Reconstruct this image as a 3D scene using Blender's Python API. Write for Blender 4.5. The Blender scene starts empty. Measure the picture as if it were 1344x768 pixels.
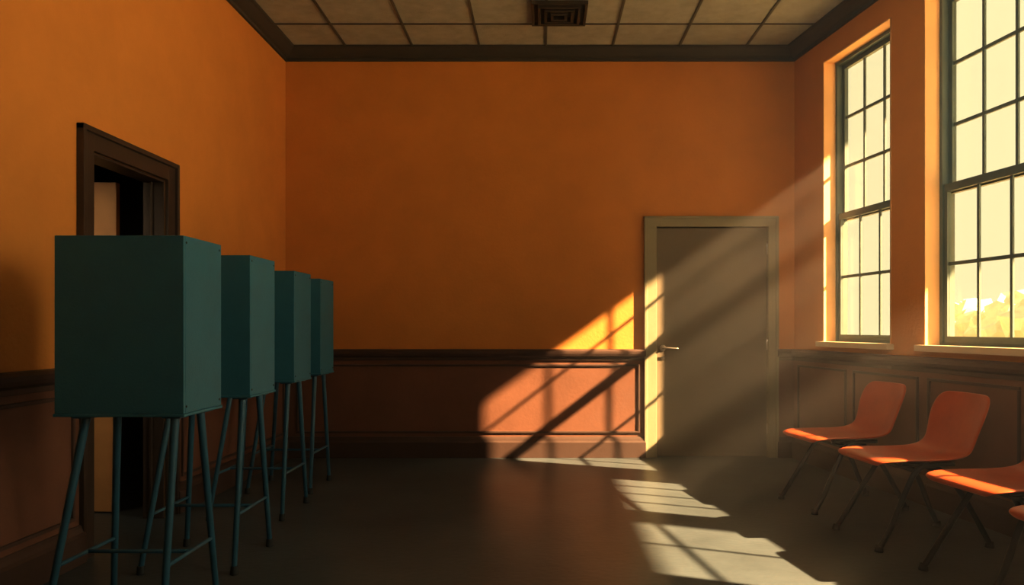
import bpy, math, random
import bmesh
from mathutils import Vector, Matrix
random.seed(4)
sc = bpy.context.scene
sc.view_settings.view_transform = 'Standard'
sc.view_settings.look = 'None'
sc.view_settings.exposure = 0.35
sc.view_settings.gamma = 0.82

F = 1000.0; VX = 712.0; VY = 430.0; H = 1.15
YB = 6.76; XL = -2.28; XC = 2.236; TH = math.atan(0.147); CH = 3.62; YF = -2.6

# ------------------------------------------------------------ materials
def mat(name, col, rough=0.6, var=0.12, scale=6.0, bump=0.05, bscale=60.0, metal=0.0, spec=0.5, stretch=None):
    m = bpy.data.materials.new(name); m.use_nodes = True
    nt = m.node_tree; b = nt.nodes['Principled BSDF']
    b.inputs['Roughness'].default_value = rough
    b.inputs['Metallic'].default_value = metal
    b.inputs['Specular IOR Level'].default_value = spec
    tc = nt.nodes.new('ShaderNodeTexCoord')
    mp = nt.nodes.new('ShaderNodeMapping')
    if stretch: mp.inputs['Scale'].default_value = stretch
    nt.links.new(tc.outputs['Object'], mp.inputs['Vector'])
    n = nt.nodes.new('ShaderNodeTexNoise'); n.inputs['Scale'].default_value = scale
    n.inputs['Detail'].default_value = 6; n.inputs['Roughness'].default_value = 0.65
    nt.links.new(mp.outputs[0], n.inputs['Vector'])
    r = nt.nodes.new('ShaderNodeValToRGB')
    r.color_ramp.elements[0].position = 0.3; r.color_ramp.elements[1].position = 0.7
    r.color_ramp.elements[0].color = tuple(c*(1-var) for c in col)+(1,)
    r.color_ramp.elements[1].color = tuple(min(1,c*(1+var)) for c in col)+(1,)
    nt.links.new(n.outputs['Fac'], r.inputs['Fac'])
    nt.links.new(r.outputs['Color'], b.inputs['Base Color'])
    if bump > 0:
        n2 = nt.nodes.new('ShaderNodeTexNoise'); n2.inputs['Scale'].default_value = bscale
        n2.inputs['Detail'].default_value = 4
        nt.links.new(mp.outputs[0], n2.inputs['Vector'])
        bp = nt.nodes.new('ShaderNodeBump'); bp.inputs['Strength'].default_value = bump
        bp.inputs['Distance'].default_value = 0.02
        nt.links.new(n2.outputs['Fac'], bp.inputs['Height'])
        nt.links.new(bp.outputs['Normal'], b.inputs['Normal'])
    return m

M_wall = mat('wall_paint', (0.61,0.272,0.066), 0.75, 0.07, 2.2, 0.10, 45)
M_wains = mat('wainscot_paint', (0.180,0.088,0.060), 0.5, 0.12, 3, 0.06, 40)
M_trim = mat('dark_trim', (0.078,0.050,0.043), 0.45, 0.12, 5, 0.04, 50)
M_crown = mat('crown_paint', (0.055,0.057,0.056), 0.5, 0.1, 5, 0.03)
M_tile = mat('ceiling_tile', (0.42,0.47,0.48), 0.9, 0.14, 9, 0.3, 90)
M_tee = mat('ceiling_grid', (0.10,0.105,0.10), 0.6, 0.1, 5, 0)
M_floor = mat('floor_sheet', (0.082,0.105,0.124), 0.34, 0.20, 1.6, 0.08, 28, spec=0.40)
M_door = mat('door_paint', (0.18,0.155,0.118), 0.5, 0.08, 4, 0.04, 40)
M_casing = mat('casing_paint', (0.30,0.285,0.20), 0.5, 0.08, 4, 0.04, 40)
M_metal = mat('lever_metal', (0.45,0.44,0.42), 0.3, 0.05, 10, 0, metal=1)
M_blackdoor = mat('dark_frame', (0.050,0.036,0.030), 0.45, 0.2, 5, 0.04)
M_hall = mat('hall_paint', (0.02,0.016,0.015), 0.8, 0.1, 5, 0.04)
M_tan = mat('tan_door', (0.50,0.29,0.13), 0.5, 0.1, 4, 0.03)
M_teal = mat('booth_teal', (0.030,0.165,0.265), 0.5, 0.08, 7, 0.08, 120)
M_tealleg = mat('booth_leg_teal', (0.030,0.115,0.200), 0.38, 0.12, 10, 0.03)
M_screw = mat('screw', (0.02,0.03,0.03), 0.4, 0.05, 10, 0, metal=0.6)
M_rubber = mat('rubber', (0.02,0.025,0.03), 0.7, 0.05, 10, 0)
M_shell = mat('chair_shell', (0.44,0.082,0.026), 0.36, 0.10, 9, 0.04, 90)
M_cleg = mat('chair_leg_metal', (0.016,0.024,0.036), 0.38, 0.1, 12, 0.02, metal=0.0, spec=0.3)
M_sash = mat('sash_paint', (0.105,0.150,0.145), 0.5, 0.12, 6, 0.04)
M_reveal = mat('window_reveal', (0.88,0.56,0.26), 0.6, 0.06, 4, 0.05)
M_sill = mat('window_sill', (0.65,0.54,0.36), 0.5, 0.08, 4, 0.05)
M_vent = mat('vent_metal', (0.045,0.042,0.037), 0.5, 0.1, 10, 0)
M_ground = mat('ground', (0.55,0.48,0.3), 0.9, 0.15, 0.6, 0)
M_leaf = mat('foliage', (0.86,0.82,0.62), 0.9, 0.10, 5, 0.15, 10)
M_blocker = mat('sun_blocker_panel', (0.3,0.25,0.2), 0.7, 0.1, 2, 0)  # panels of the added sun blocker outdoors
M_blockpost = mat('sun_blocker_post', (0.12,0.08,0.05), 0.8, 0.2, 8, 0.2)  # posts of the added sun blocker

def glass():
    m = bpy.data.materials.new('window_glass'); m.use_nodes = True
    nt = m.node_tree; nt.nodes.clear()
    o = nt.nodes.new('ShaderNodeOutputMaterial')
    t = nt.nodes.new('ShaderNodeBsdfTransparent'); t.inputs[0].default_value = (0.98,0.98,0.95,1)
    g = nt.nodes.new('ShaderNodeBsdfGlossy'); g.inputs['Roughness'].default_value = 0.08
    mx = nt.nodes.new('ShaderNodeMixShader'); mx.inputs[0].default_value = 0.04
    nt.links.new(t.outputs[0], mx.inputs[1]); nt.links.new(g.outputs[0], mx.inputs[2])
    nt.links.new(mx.outputs[0], o.inputs[0]); return m
M_glass = glass()
def haze():
    # dust hangs thicker toward the sunny window wall and the far end of the room
    m = bpy.data.materials.new('dusty_air'); m.use_nodes=True
    nt=m.node_tree; nt.nodes.clear()
    o=nt.nodes.new('ShaderNodeOutputMaterial'); v=nt.nodes.new('ShaderNodeVolumeScatter')
    v.inputs['Anisotropy'].default_value=0.0; v.inputs['Color'].default_value=(0.92,0.96,1.0,1)
    tc=nt.nodes.new('ShaderNodeTexCoord'); sp=nt.nodes.new('ShaderNodeSeparateXYZ')
    nt.links.new(tc.outputs['Object'],sp.inputs[0])
    def mr(sock,a,b_,c_,d):
        r=nt.nodes.new('ShaderNodeMapRange'); r.interpolation_type='SMOOTHSTEP'
        for k,val in zip(('From Min','From Max','To Min','To Max'),(a,b_,c_,d)): r.inputs[k].default_value=val
        nt.links.new(sp.outputs[sock],r.inputs['Value']); return r
    rx=mr('X',-0.5,2.2,0.05,1.0); ry=mr('Y',3.4,5.8,0.18,1.0)
    m1=nt.nodes.new('ShaderNodeMath'); m1.operation='MULTIPLY'
    nt.links.new(rx.outputs[0],m1.inputs[0]); nt.links.new(ry.outputs[0],m1.inputs[1])
    m2=nt.nodes.new('ShaderNodeMath'); m2.operation='MULTIPLY'; m2.inputs[1].default_value=0.068
    nt.links.new(m1.outputs[0],m2.inputs[0]); nt.links.new(m2.outputs[0],v.inputs['Density'])
    nt.links.new(v.outputs[0],o.inputs['Volume']); return m
M_haze=haze()

# ------------------------------------------------------------ mesh builder
class MB:
    def __init__(s, T=None):
        s.v=[]; s.f=[]; s.m=[]; s.sm=[]; s.mats=[]; s.T = T or Matrix.Identity(4)
    def mi(s, m):
        if m not in s.mats: s.mats.append(m)
        return s.mats.index(m)
    def add(s, vs, fs, m, smooth=False):
        o=len(s.v); s.v += [s.T @ Vector(p) for p in vs]
        k=s.mi(m)
        for f in fs: s.f.append([i+o for i in f]); s.m.append(k); s.sm.append(smooth)
    def box(s, x0,x1,y0,y1,z0,z1,m):
        x0,x1=sorted((x0,x1)); y0,y1=sorted((y0,y1)); z0,z1=sorted((z0,z1))
        vs=[(x0,y0,z0),(x1,y0,z0),(x1,y1,z0),(x0,y1,z0),(x0,y0,z1),(x1,y0,z1),(x1,y1,z1),(x0,y1,z1)]
        s.add(vs,[(0,3,2,1),(4,5,6,7),(0,1,5,4),(1,2,6,5),(2,3,7,6),(3,0,4,7)],m)
    def poly(s, pts, z0, z1, m):
        k=len(pts); vs=[(x,y,z0) for x,y in pts]+[(x,y,z1) for x,y in pts]
        fs=[(i,(i+1)%k,(i+1)%k+k,i+k) for i in range(k)]+[tuple(range(k))[::-1],tuple(range(k,2*k))]
        s.add(vs,fs,m)
    def prism(s, prof, p0, p1, n, m):
        p0=Vector((p0[0],p0[1],0)); p1=Vector((p1[0],p1[1],0)); n=Vector((n[0],n[1],0)).normalized()
        k=len(prof); vs=[]
        for p in (p0,p1):
            for d,z in prof: vs.append(p+n*d+Vector((0,0,z)))
        fs=[(i,(i+1)%k,(i+1)%k+k,i+k) for i in range(k)]
        fs.append(tuple(range(k))[::-1]); fs.append(tuple(range(k,2*k)))
        s.add(vs,fs,m)
    def tube(s, pts, rad, m, seg=12):
        pts=[Vector(p) for p in pts]
        if not isinstance(rad,(list,tuple)): rad=[rad]*len(pts)
        vs=[]; n=len(pts); up=None
        for i,p in enumerate(pts):
            t=(pts[min(i+1,n-1)]-pts[max(i-1,0)]).normalized()
            if up is None:
                a=Vector((0,0,1)) if abs(t.z)<0.9 else Vector((1,0,0))
            else: a=up
            u=(a-t*a.dot(t)).normalized(); w=t.cross(u); up=u
            for j in range(seg):
                an=2*math.pi*j/seg
                vs.append(p+(u*math.cos(an)+w*math.sin(an))*rad[i])
        fs=[]
        for i in range(n-1):
            for j in range(seg):
                j2=(j+1)%seg
                fs.append((i*seg+j,i*seg+j2,(i+1)*seg+j2,(i+1)*seg+j))
        s.add(vs,fs,m,True)
        o=[tuple(range(seg))[::-1], tuple((n-1)*seg+j for j in range(seg))]
        k=len(s.v)-len(vs)
        for f in o: s.f.append([i+k for i in f]); s.m.append(s.mi(m)); s.sm.append(False)
    def obj(s, name, bevel=0.0, parent=None):
        me=bpy.data.meshes.new(name); me.from_pydata([tuple(v) for v in s.v],[],s.f)
        for m in s.mats: me.materials.append(m)
        for p,k,sm in zip(me.polygons,s.m,s.sm): p.material_index=k; p.use_smooth=sm
        me.validate()
        bm=bmesh.new(); bm.from_mesh(me); bmesh.ops.recalc_face_normals(bm,faces=bm.faces); bm.to_mesh(me); bm.free()
        ob=bpy.data.objects.new(name,me); sc.collection.objects.link(ob)
        if bevel>0:
            b=ob.modifiers.new('bevel','BEVEL'); b.width=bevel; b.segments=2; b.limit_method='ANGLE'; b.angle_limit=math.radians(50)
        if parent: ob.parent=parent
        return ob

def bez(p, n=10):
    P=[Vector(q) for q in p]; P=[P[0]*2-P[1]]+P+[P[-1]*2-P[-2]]; out=[]
    for i in range(1,len(P)-2):
        for k in range(n):
            t=k/n; a,b,c,d=P[i-1],P[i],P[i+1],P[i+2]
            out.append(0.5*((2*b)+(c-a)*t+(2*a-5*b+4*c-d)*t*t+(3*b-a-3*c+d)*t**3))
    out.append(P[-2]); return out

# right wall local frame: x=u (along wall toward camera), y=v outward
c,sn = math.cos(TH), math.sin(TH)
TR = Matrix(((sn, c,0,XC),(-c, sn,0,YB),(0,0,1,0),(0,0,0,1)))
def U(y): return (YB-y)/c
UEND = U(YF)
def RW(u,v): p=TR@Vector((u,v,0)); return (p.x,p.y)

# ------------------------------------------------------------ shell
WT=0.20
b=MB(); b.poly([(XL,YF-0.1),RW(UEND+.1,WT),RW(-0.15,WT),(XL,YB+0.15)],-0.1,0,M_floor)
b.box(-4.2,XL,2.0,YB,-0.1,0,M_floor); b.obj('floor')
b=MB()
b.poly([(XL-0.12,YF-0.1),RW(UEND+.1,WT),RW(-0.15,WT),(XL-0.12,YB+0.15)],CH,CH+0.08,M_tile)
x=0.03-0.585*4
while x<3.7:
    if x>XL+0.02:
        ye = YB if x<XC else YB-(x-XC)/0.147
        if ye>YF+0.1: b.box(x-0.010,x+0.010,YF,ye,CH-0.008,CH,M_tee)
    x+=0.585
y=6.19
while y>YF:
    b.box(XL,XC+0.147*(YB-y),y-0.010,y+0.010,CH-0.0079,CH,M_tee); y-=0.585
b.obj('ceiling')

DX0,DX1,DZ = (861-VX)/148,(1008-VX)/148,(430-298)/148+H
b=MB()
b.box(XL-0.12,DX0,YB,YB+0.15,0,CH,M_wall); b.box(DX1,XC+0.2,YB,YB+0.15,0,CH,M_wall)
b.box(DX0,DX1,YB,YB+0.15,DZ,CH,M_wall); b.box(DX0,DX1,YB+0.12,YB+0.15,0,DZ,M_wall)
b.obj('wall_back')
LY0,LY1,LZ = 3.84,4.60,2.04
b=MB()
b.box(XL-0.12,XL,YF,LY0,0,CH,M_wall); b.box(XL-0.12,XL,LY1,YB,0,CH,M_wall); b.box(XL-0.12,XL,LY0,LY1,LZ,CH,M_wall)
b.obj('wall_left')
b=MB(); b.box(XL-0.12,XC+0.147*(YB-YF)+.2,YF-0.12,YF,0,CH,M_wall); b.obj('wall_front')
b=MB()
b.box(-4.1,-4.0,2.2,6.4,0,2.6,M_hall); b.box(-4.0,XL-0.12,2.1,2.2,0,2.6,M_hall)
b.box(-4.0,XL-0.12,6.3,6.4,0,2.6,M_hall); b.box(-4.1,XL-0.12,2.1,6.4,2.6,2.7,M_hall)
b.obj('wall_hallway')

WINS=[(6.26,5.34,3),(4.98,3.78,4),(3.68,2.45,2),(2.2,1.16,2),(0.3,-0.74,4)]
WZ0,WZ1=1.03,3.33
b=MB(TR)
b.box(-0.05,UEND,0,WT,0,WZ0,M_wall); b.box(-0.05,UEND,0,WT,WZ1,CH,M_wall)
us=[0-0.05]
for a,d,n in WINS: us+= [U(a),U(d)]
us.append(UEND)
for i in range(0,len(us),2): b.box(us[i],us[i+1],0,WT,WZ0,WZ1,M_wall)
b.obj('wall_right')

for i,(ya,yb,nc) in enumerate(WINS):
    u0,u1=U(ya),U(yb); b=MB(TR)
    t=0.010
    b.box(u0,u0+t,-0.004,0.115,WZ0,WZ1,M_reveal); b.box(u1-t,u1,-0.004,0.115,WZ0,WZ1,M_reveal)
    b.box(u0,u1,-0.004,0.115,WZ1-t,WZ1,M_reveal)
    b.box(u0-0.03,u1+0.03,-0.055,0.115,WZ0-0.035,WZ0+0.006,M_sill)
    fw=0.026; a0,a1=u0+t,u1-t; z0,z1=WZ0+0.006,WZ1-t
    b.box(a0,a0+fw,0.10,0.19,z0,z1,M_sash); b.box(a1-fw,a1,0.10,0.19,z0,z1,M_sash)
    b.box(a0,a1,0.10,0.19,z1-fw,z1,M_sash); b.box(a0,a1,0.10,0.19,z0-0.03,z0+0.012,M_sash)
    zm=2.05
    def sash(v0,v1,za,zb,rows,bot,top):
        s0,s1=a0+fw,a1-fw; st=0.032
        b.box(s0,s0+st,v0,v1,za,zb,M_sash); b.box(s1-st,s1,v0,v1,za,zb,M_sash)
        b.box(s0+st,s1-st,v0,v1,za,za+bot,M_sash); b.box(s0+st,s1-st,v0,v1,zb-top,zb,M_sash)
        vm=(v0+v1)/2
        for k in range(1,nc):
            uu=s0+st+(s1-s0-2*st)*k/nc; b.box(uu-0.010,uu+0.010,vm-0.006,vm+0.006,za+bot,zb-top,M_sash)
        for k in range(1,rows):
            zz=za+bot+(zb-top-za-bot)*k/rows; b.box(s0+st,s1-st,vm-0.007,vm+0.007,zz-0.011,zz+0.011,M_sash)
        b.box(s0+st,s1-st,vm-0.002,vm+0.002,za+bot,zb-top,M_glass)
    sash(0.112,0.142,z0+0.012,zm+0.03,2,0.045,0.05)
    sash(0.148,0.178,zm-0.03,z1-fw,3,0.045,0.035)
    b.obj('window_%d'%(i+1))

# ------------------------------------------------------------ mouldings
crown=[(0,CH),(0.11,CH),(0.11,CH-0.018),(0.095,CH-0.026),(0.075,CH-0.05),(0.045,CH-0.075),(0.022,CH-0.085),(0.022,CH-0.11),(0,CH-0.11)]
rail=[(0,0.86),(0.028,0.86),(0.03,0.885),(0.048,0.90),(0.055,0.92),(0.055,0.94),(0.04,0.955),(0,0.96)]
base=[(0,0),(0.045,0),(0.045,0.135),(0.036,0.15),(0.03,0.17),(0.022,0.185),(0,0.185)]
wn=(-c,-sn)
RC=(XC,YB); RE=(XC+sn*UEND,YB-c*UEND)
b=MB(); b.prism(crown,(XL,YB),(XC,YB),(0,-1),M_crown); b.obj('trim_1')
b=MB(); b.prism(crown,(XL,YF),(XL,YB),(1,0),M_crown); b.obj('trim_2')
b=MB(); b.prism(crown,RC,RE,wn,M_crown); b.obj('trim_3')
CO0,CO1=(847-VX)/148,(1019-VX)/148
def wainscot(name, segs, n, nm_base, panels):
    b=MB()
    for p0,p1 in segs:
        b.prism([(0,0),(0.014,0),(0.014,0.87),(0,0.87)],p0,p1,n,M_wains)
        b.prism(rail,p0,p1,n,M_trim)
    for (p0,p1,a,d) in panels:
        P=Vector(p0); D=(Vector(p1)-P).normalized()
        za,zb=0.215,0.825
        def pt(t): q=P+D*t; return (q.x,q.y)
        def mold(t0,t1,z0,z1): b.prism([(0.012,z0),(0.026,z0),(0.026,z1),(0.012,z1)],pt(t0),pt(t1),n,M_trim)
        w=0.018
        mold(a,d,zb-w,zb); mold(a,d,za,za+w); mold(a,a+w,za+w,zb-w); mold(d-w,d,za+w,zb-w)
    b.obj(name,0.003)
    b=MB()
    for p0,p1 in segs: b.prism(base,p0,p1,n,M_trim)
    b.obj(nm_base,0.002)
L=CO0-XL
wainscot('trim_4',[((XL,YB),(CO0,YB)),((CO1,YB),(XC,YB))],(0,-1),'baseboard_back',
    [((XL,YB),(CO0,YB),0.10,L-0.05)])
wainscot('trim_5',[((XL,YF),(XL,LY0-0.10)),((XL,LY1+0.10),(XL,YB))],(1,0),'baseboard_left',
    [((XL,YF),(XL,3),0.2,1.6),((XL,YF),(XL,3),1.75,3.2),((XL,YF),(XL,3),3.35,4.75),((XL,YF),(XL,3),4.9,LY0-0.16-YF)]
    +[((XL,LY1+0.10),(XL,YB),0.08,1.0),((XL,LY1+0.10),(XL,YB),1.08,1.96)])
pr=[]; u=0.1
while u<UEND-0.9: pr.append((RC,RE,u,u+0.78)); u+=0.88
wainscot('trim_6',[(RC,RE)],wn,'baseboard_right',pr)

# ------------------------------------------------------------ back door
b=MB()
b.box(CO0,DX0+0.004,YB-0.03,YB+0.1,0,DZ+0.08,M_casing); b.box(DX1-0.004,CO1,YB-0.03,YB+0.1,0,DZ+0.08,M_casing)
b.box(CO0,CO1,YB-0.031,YB+0.1,DZ,DZ+0.081,M_casing)
b.box(CO0-0.012,CO0+0.012,YB-0.04,YB,0,DZ+0.09,M_casing); b.box(CO1-0.012,CO1+0.012,YB-0.04,YB,0,DZ+0.09,M_casing)
b.box(CO0-0.012,CO1+0.012,YB-0.041,YB,DZ+0.07,DZ+0.092,M_casing)
b.box(DX0+0.008,DX1-0.008,YB+0.012,YB+0.055,0.008,DZ-0.006,M_door)
hx,hz=(870-VX)/148,H-(457-430)/148
b.tube([(hx,YB+0.013,hz),(hx,YB+0.002,hz)],0.028,M_metal,20)
b.tube([(hx,YB+0.004,hz),(hx,YB-0.045,hz)],0.011,M_metal)
b.tube(bez([(hx-0.01,YB-0.045,hz),(hx+0.03,YB-0.05,hz+0.002),(hx+0.13,YB-0.042,hz-0.004)],5),[0.010]*5+[0.009]*6,M_metal)
b.tube([(hx,YB+0.013,hz-0.09),(hx,YB+0.004,hz-0.09)],0.016,M_metal,16)
for hz2 in (0.25,1.0,1.85):
    b.tube([(DX1-0.006,YB+0.004,hz2-0.05),(DX1-0.006,YB+0.004,hz2+0.05)],0.008,M_metal)
b.obj('door_1',0.003)

b=MB()
cw=0.10
for (ya,yb) in ((LY0-cw,LY0),(LY1,LY1+cw)):
    b.box(XL-0.001,XL+0.022,ya,yb,0,LZ+cw,M_blackdoor)
    yo = ya if ya<LY0 else yb
    b.box(XL,XL+0.038,yo-0.014,yo+0.014,0,LZ+cw+0.014,M_blackdoor)
b.box(XL-0.001,XL+0.021,LY0-cw,LY1+cw,LZ,LZ+cw,M_blackdoor)
b.box(XL,XL+0.037,LY0-cw-0.014,LY1+cw+0.014,LZ+cw-0.014,LZ+cw+0.014,M_blackdoor)
b.box(XL-0.125,XL,LY0,LY0+0.015,0,LZ,M_blackdoor); b.box(XL-0.125,XL,LY1-0.015,LY1,0,LZ,M_blackdoor)
b.box(XL-0.125,XL,LY0,LY1,LZ-0.015,LZ,M_blackdoor)
b.box(XL-0.08,XL-0.065,LY1-0.03,LY1-0.014,0,LZ-0.015,M_blackdoor)
b.obj('door_2',0.003)
b=MB()
b.box(-3.42,-2.64,4.72,4.76,0.008,2.05,M_tan)
for hz2 in (0.25,1.0,1.8): b.tube([(-3.425,4.715,hz2-0.05),(-3.425,4.715,hz2+0.05)],0.008,M_metal)
b.obj('door_3',0.003)

# ------------------------------------------------------------ ceiling vent
b=MB(); vx0,vx1,vy0,vy1=-0.085,0.345,5.73,6.16; cx,cy=(vx0+vx1)/2,(vy0+vy1)/2
for k,(r,zz) in enumerate(((0.215,0.035),(0.165,0.045),(0.115,0.05),(0.065,0.055))):
    w=0.022; z1=CH-0.008; z0=CH-zz
    b.box(cx-r,cx+r,cy-r,cy-r+w,z0,z1,M_vent); b.box(cx-r,cx+r,cy+r-w,cy+r,z0,z1,M_vent)
    b.box(cx-r,cx-r+w,cy-r+w,cy+r-w,z0,z1,M_vent); b.box(cx+r-w,cx+r,cy-r+w,cy+r-w,z0,z1,M_vent)
b.box(cx-0.215,cx+0.215,cy-0.215,cy+0.215,CH-0.012,CH-0.008,M_rubber)
b.obj('ceiling_vent',0.002)

# ------------------------------------------------------------ voting booths
BW,BD,BZ0,BZ1=0.48,0.33,0.83,1.492
def booth(xr,yf):
    x0,x1=xr-BW,xr; y0,y1=yf,yf+BD; t=0.014
    b=MB()
    b.box(x0,x1,y0,y0+t,BZ0,BZ1,M_teal)
    b.box(x1-t,x1,y0+t,y1,BZ0,BZ1,M_teal); b.box(x0,x0+t,y0+t,y1,BZ0,BZ1,M_teal)
    b.box(x0+t,x1-t,y0+t,y1-0.002,BZ1-t,BZ1-0.001,M_teal)
    b.box(x0-0.004,x1+0.004,y0-0.004,y1+0.004,BZ0-0.012,BZ0,M_teal)
    for yy in (y0+0.02,y1-0.02):
        for zz in (BZ0+0.025,BZ1-0.025):
            b.tube([(x1-0.002,yy,zz),(x1+0.003,yy,zz)],0.005,M_screw,10)
    F0={}
    for ix in (0,1):
        for iy in (0,1):
            tx=(x0+0.09) if ix==0 else (x1-0.055); ty=(y0+0.05) if iy==0 else (y1-0.07)
            fx=tx+(-0.10 if ix==0 else 0.0); fy=ty+(-0.10 if iy==0 else 0.15)
            top=Vector((tx,ty,BZ0-0.014)); bot=Vector((fx,fy,0.03))
            F0[(ix,iy)]=(top,bot)
            b.tube([top,top.lerp(bot,0.03),bot],[0.018,0.0155,0.0125],M_tealleg,14)
            b.tube([bot+Vector((0,0,0.01)),Vector((fx,fy,0.0))],[0.016,0.019],M_rubber,14)
            b.box(tx-0.035,tx+0.035,ty-0.035,ty+0.035,BZ0-0.02,BZ0-0.011,M_tealleg)
    def at(k,z):
        t_,b_=F0[k]; s=(t_.z-z)/(t_.z-b_.z); return t_.lerp(b_,s)
    zb=0.27
    b.tube([at((0,0),zb),at((0,1),zb)],0.008,M_tealleg); b.tube([at((1,0),zb),at((1,1),zb)],0.008,M_tealleg)
    b.tube([(at((0,0),zb)+at((0,1),zb))/2,(at((1,0),zb)+at((1,1),zb))/2],0.008,M_tealleg)
    b.obj('voting_booth',0.003)
for s,xr in ((354,-1.33),(278,-1.38),(218,-1.495),(188,-1.55)):
    booth(xr,F/s)

# ------------------------------------------------------------ chairs
rows=[ # x, z, halfwidth, side lift(z), side forward(x)
 (0.012,0.432,0.170,0.0,0),(0.0,0.448,0.200,0.0,0),(0.03,0.462,0.222,0.0,0),(0.12,0.462,0.230,0.006,0),(0.24,0.452,0.230,0.014,0),
 (0.36,0.445,0.222,0.022,0),(0.44,0.452,0.208,0.028,-0.01),(0.485,0.480,0.196,0.024,-0.02),(0.51,0.53,0.190,0.012,-0.028),
 (0.53,0.60,0.200,0,-0.034),(0.555,0.68,0.212,0,-0.036),(0.58,0.745,0.205,0,-0.034),(0.592,0.778,0.180,0,-0.028),(0.596,0.79,0.145,0,-0.022)]
NV=8
def chair(x,y,rot=0.0):
    emp=bpy.data.objects.new('stacking_chair',None); sc.collection.objects.link(emp)
    S=1.08
    vs=[];fs=[]
    for (px,pz,hw,lz,lx) in rows:
        for j in range(NV+1):
            t=-1+2*j/NV; e=abs(t)**2.2
            vs.append((px+lx*e,hw*t,pz+lz*e))
    W=NV+1
    for i in range(len(rows)-1):
        for j in range(NV):
            fs.append((i*W+j,(i+1)*W+j,(i+1)*W+j+1,i*W+j+1))
    b=MB(); b.add(vs,fs,M_shell,True); sh=b.obj('shell',0,emp)
    so=sh.modifiers.new('s','SOLIDIFY'); so.thickness=0.014; so.offset=0
    ss=sh.modifiers.new('ss','SUBSURF'); ss.levels=2; ss.render_levels=2
    b=MB()
    for sy in (-1,1):
        yy=0.15*sy; yo=0.20*sy
        b.tube(bez([(0.40,yy,0.432),(0.30,yy,0.428),(0.215,yy*1.03,0.405),(0.15,yy*1.12,0.30),(0.06,yo*0.97,0.12),(0.0,yo,0.015)],6),0.0135,M_cleg)
        b.tube(bez([(0.14,yy*0.9,0.436),(0.24,yy*0.9,0.428),(0.33,yy*0.95,0.405),(0.42,yy*1.1,0.29),(0.50,yo*0.97,0.12),(0.55,yo,0.015)],6),0.0135,M_cleg)
        for fx in (0.0,0.55): b.tube([(fx,yo,0.03),(fx-0.003,yo,0.0)],[0.016,0.020],M_rubber)
    b.tube([(0.22,-0.155,0.395),(0.22,0.155,0.395)],0.011,M_cleg)
    b.tube([(0.33,-0.148,0.395),(0.33,0.148,0.395)],0.011,M_cleg)
    b.obj('leg_frame',0,emp)
    emp.location=(x,y,0); emp.rotation_euler=(0,0,TH+rot); emp.scale=(S*1.04,S*1.0,1.0)
chair(1.64,4.90,0.02); chair(1.70,4.12,-0.02); chair(1.84,3.40,0.0); chair(1.80,2.68,0.03)

# ------------------------------------------------------------ dusty air filling the room
b=MB(); b.poly([(XL+.004,YF+.004),RW(UEND-.01,-.004),RW(.01,-.004),(XL+.004,YB-.004)],0.004,CH-0.004,M_haze); b.obj('room_haze')

# ------------------------------------------------------------ exterior
b=MB(); b.box(4.2,60,-30,60,-0.25,-0.15,M_ground); b.obj('ground')
b=MB()
def blob(b,cx,cy,cz,r,m):
    bm=bmesh.new(); bmesh.ops.create_icosphere(bm,subdivisions=3,radius=1)
    vs=[]
    for v in bm.verts:
        k=1+0.16*math.sin(v.co.x*7+cx)+0.14*math.sin(v.co.y*9+cy*2)+0.12*math.sin(v.co.z*8+cx*3)+random.uniform(-.07,.07)
        vs.append((cx+v.co.x*r*k,cy+v.co.y*r*k,cz+v.co.z*r*k))
    b.add(vs,[[v.index for v in f.verts] for f in bm.faces],m); bm.free()
for i in range(26):
    t=i/25; blob(b,14+random.uniform(-.6,.6)+2*t,13+t*16,0.6+random.uniform(0,1.2),random.uniform(.7,1.3),M_leaf)
b.obj('hedge')
b=MB()  # added out-of-view panels on posts, block sun to shape the indoor patches
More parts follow.
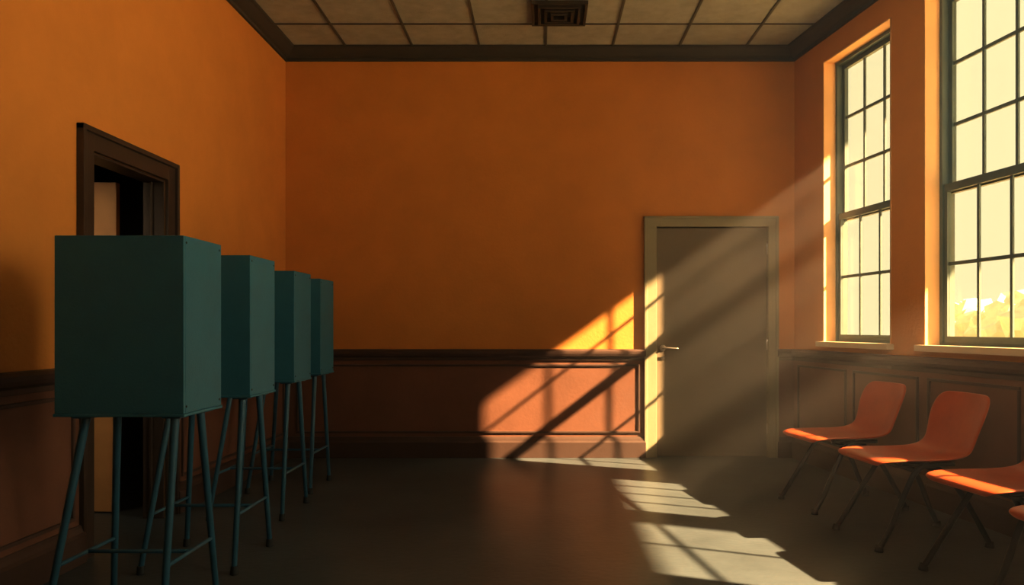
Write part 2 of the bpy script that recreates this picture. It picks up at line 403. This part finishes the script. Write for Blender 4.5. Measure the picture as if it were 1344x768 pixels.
b.box(5.6,5.68,-8,3.80,3.67,7.6,M_blocker); b.box(5.6,5.68,3.80,7.2,4.94,7.6,M_blocker)
for yy in (3.80,2.38,-2.5,-7,7.1): b.tube([(5.72,yy,-0.2),(5.72,yy,7.4)],0.05,M_blockpost)
b.obj('sun_blocker')

# ------------------------------------------------------------ light
D=Vector((-1,0.42,-0.72)).normalized()
l=bpy.data.lights.new('sun','SUN'); l.energy=44; l.color=(1,0.63,0.32); l.angle=math.radians(0.8)
o=bpy.data.objects.new('sun',l); o.rotation_euler=D.to_track_quat('-Z','Y').to_euler(); o.location=(8,-3,8); sc.collection.objects.link(o)
def area(name,loc,tgt,sx,sy,e,col,spread=180):
    l=bpy.data.lights.new(name,'AREA'); l.shape='RECTANGLE'; l.size=sx; l.size_y=sy; l.energy=e; l.color=col; l.spread=math.radians(spread)
    o=bpy.data.objects.new(name,l); o.location=loc
    o.rotation_euler=(Vector(tgt)-Vector(loc)).to_track_quat('-Z','Y').to_euler(); sc.collection.objects.link(o)
area('window_light',(3.75,1.3,2.3),(-2.3,3.9,2.6),1.0,1.8,60,(1,0.80,0.50),110)
area('hall_light',(-3.3,3.2,2.2),(-3.0,4.7,1.2),0.3,0.3,2.2,(1,0.7,0.4),70)
area('right_wall_fill',(-0.8,-1.2,3.3),(2.8,5.0,2.3),0.5,0.5,9,(1,0.84,0.62),42)  # added fill lamp behind the camera, lifts the right wall

w=bpy.data.worlds.new('world'); sc.world=w; w.use_nodes=True; nt=w.node_tree
bg=nt.nodes['Background']; bg.inputs['Color'].default_value=(1.0,0.88,0.54,1); bg.inputs['Strength'].default_value=0.95

# ------------------------------------------------------------ camera
cam=bpy.data.cameras.new('camera'); cam.sensor_width=36; cam.lens=F/1344*36
cam.shift_x=-(VX-672)/1344; cam.shift_y=(VY-384)/1344; cam.clip_start=0.02
co=bpy.data.objects.new('camera',cam); co.location=(0,0,H); co.rotation_euler=(math.pi/2,0,0)
sc.collection.objects.link(co); sc.camera=co
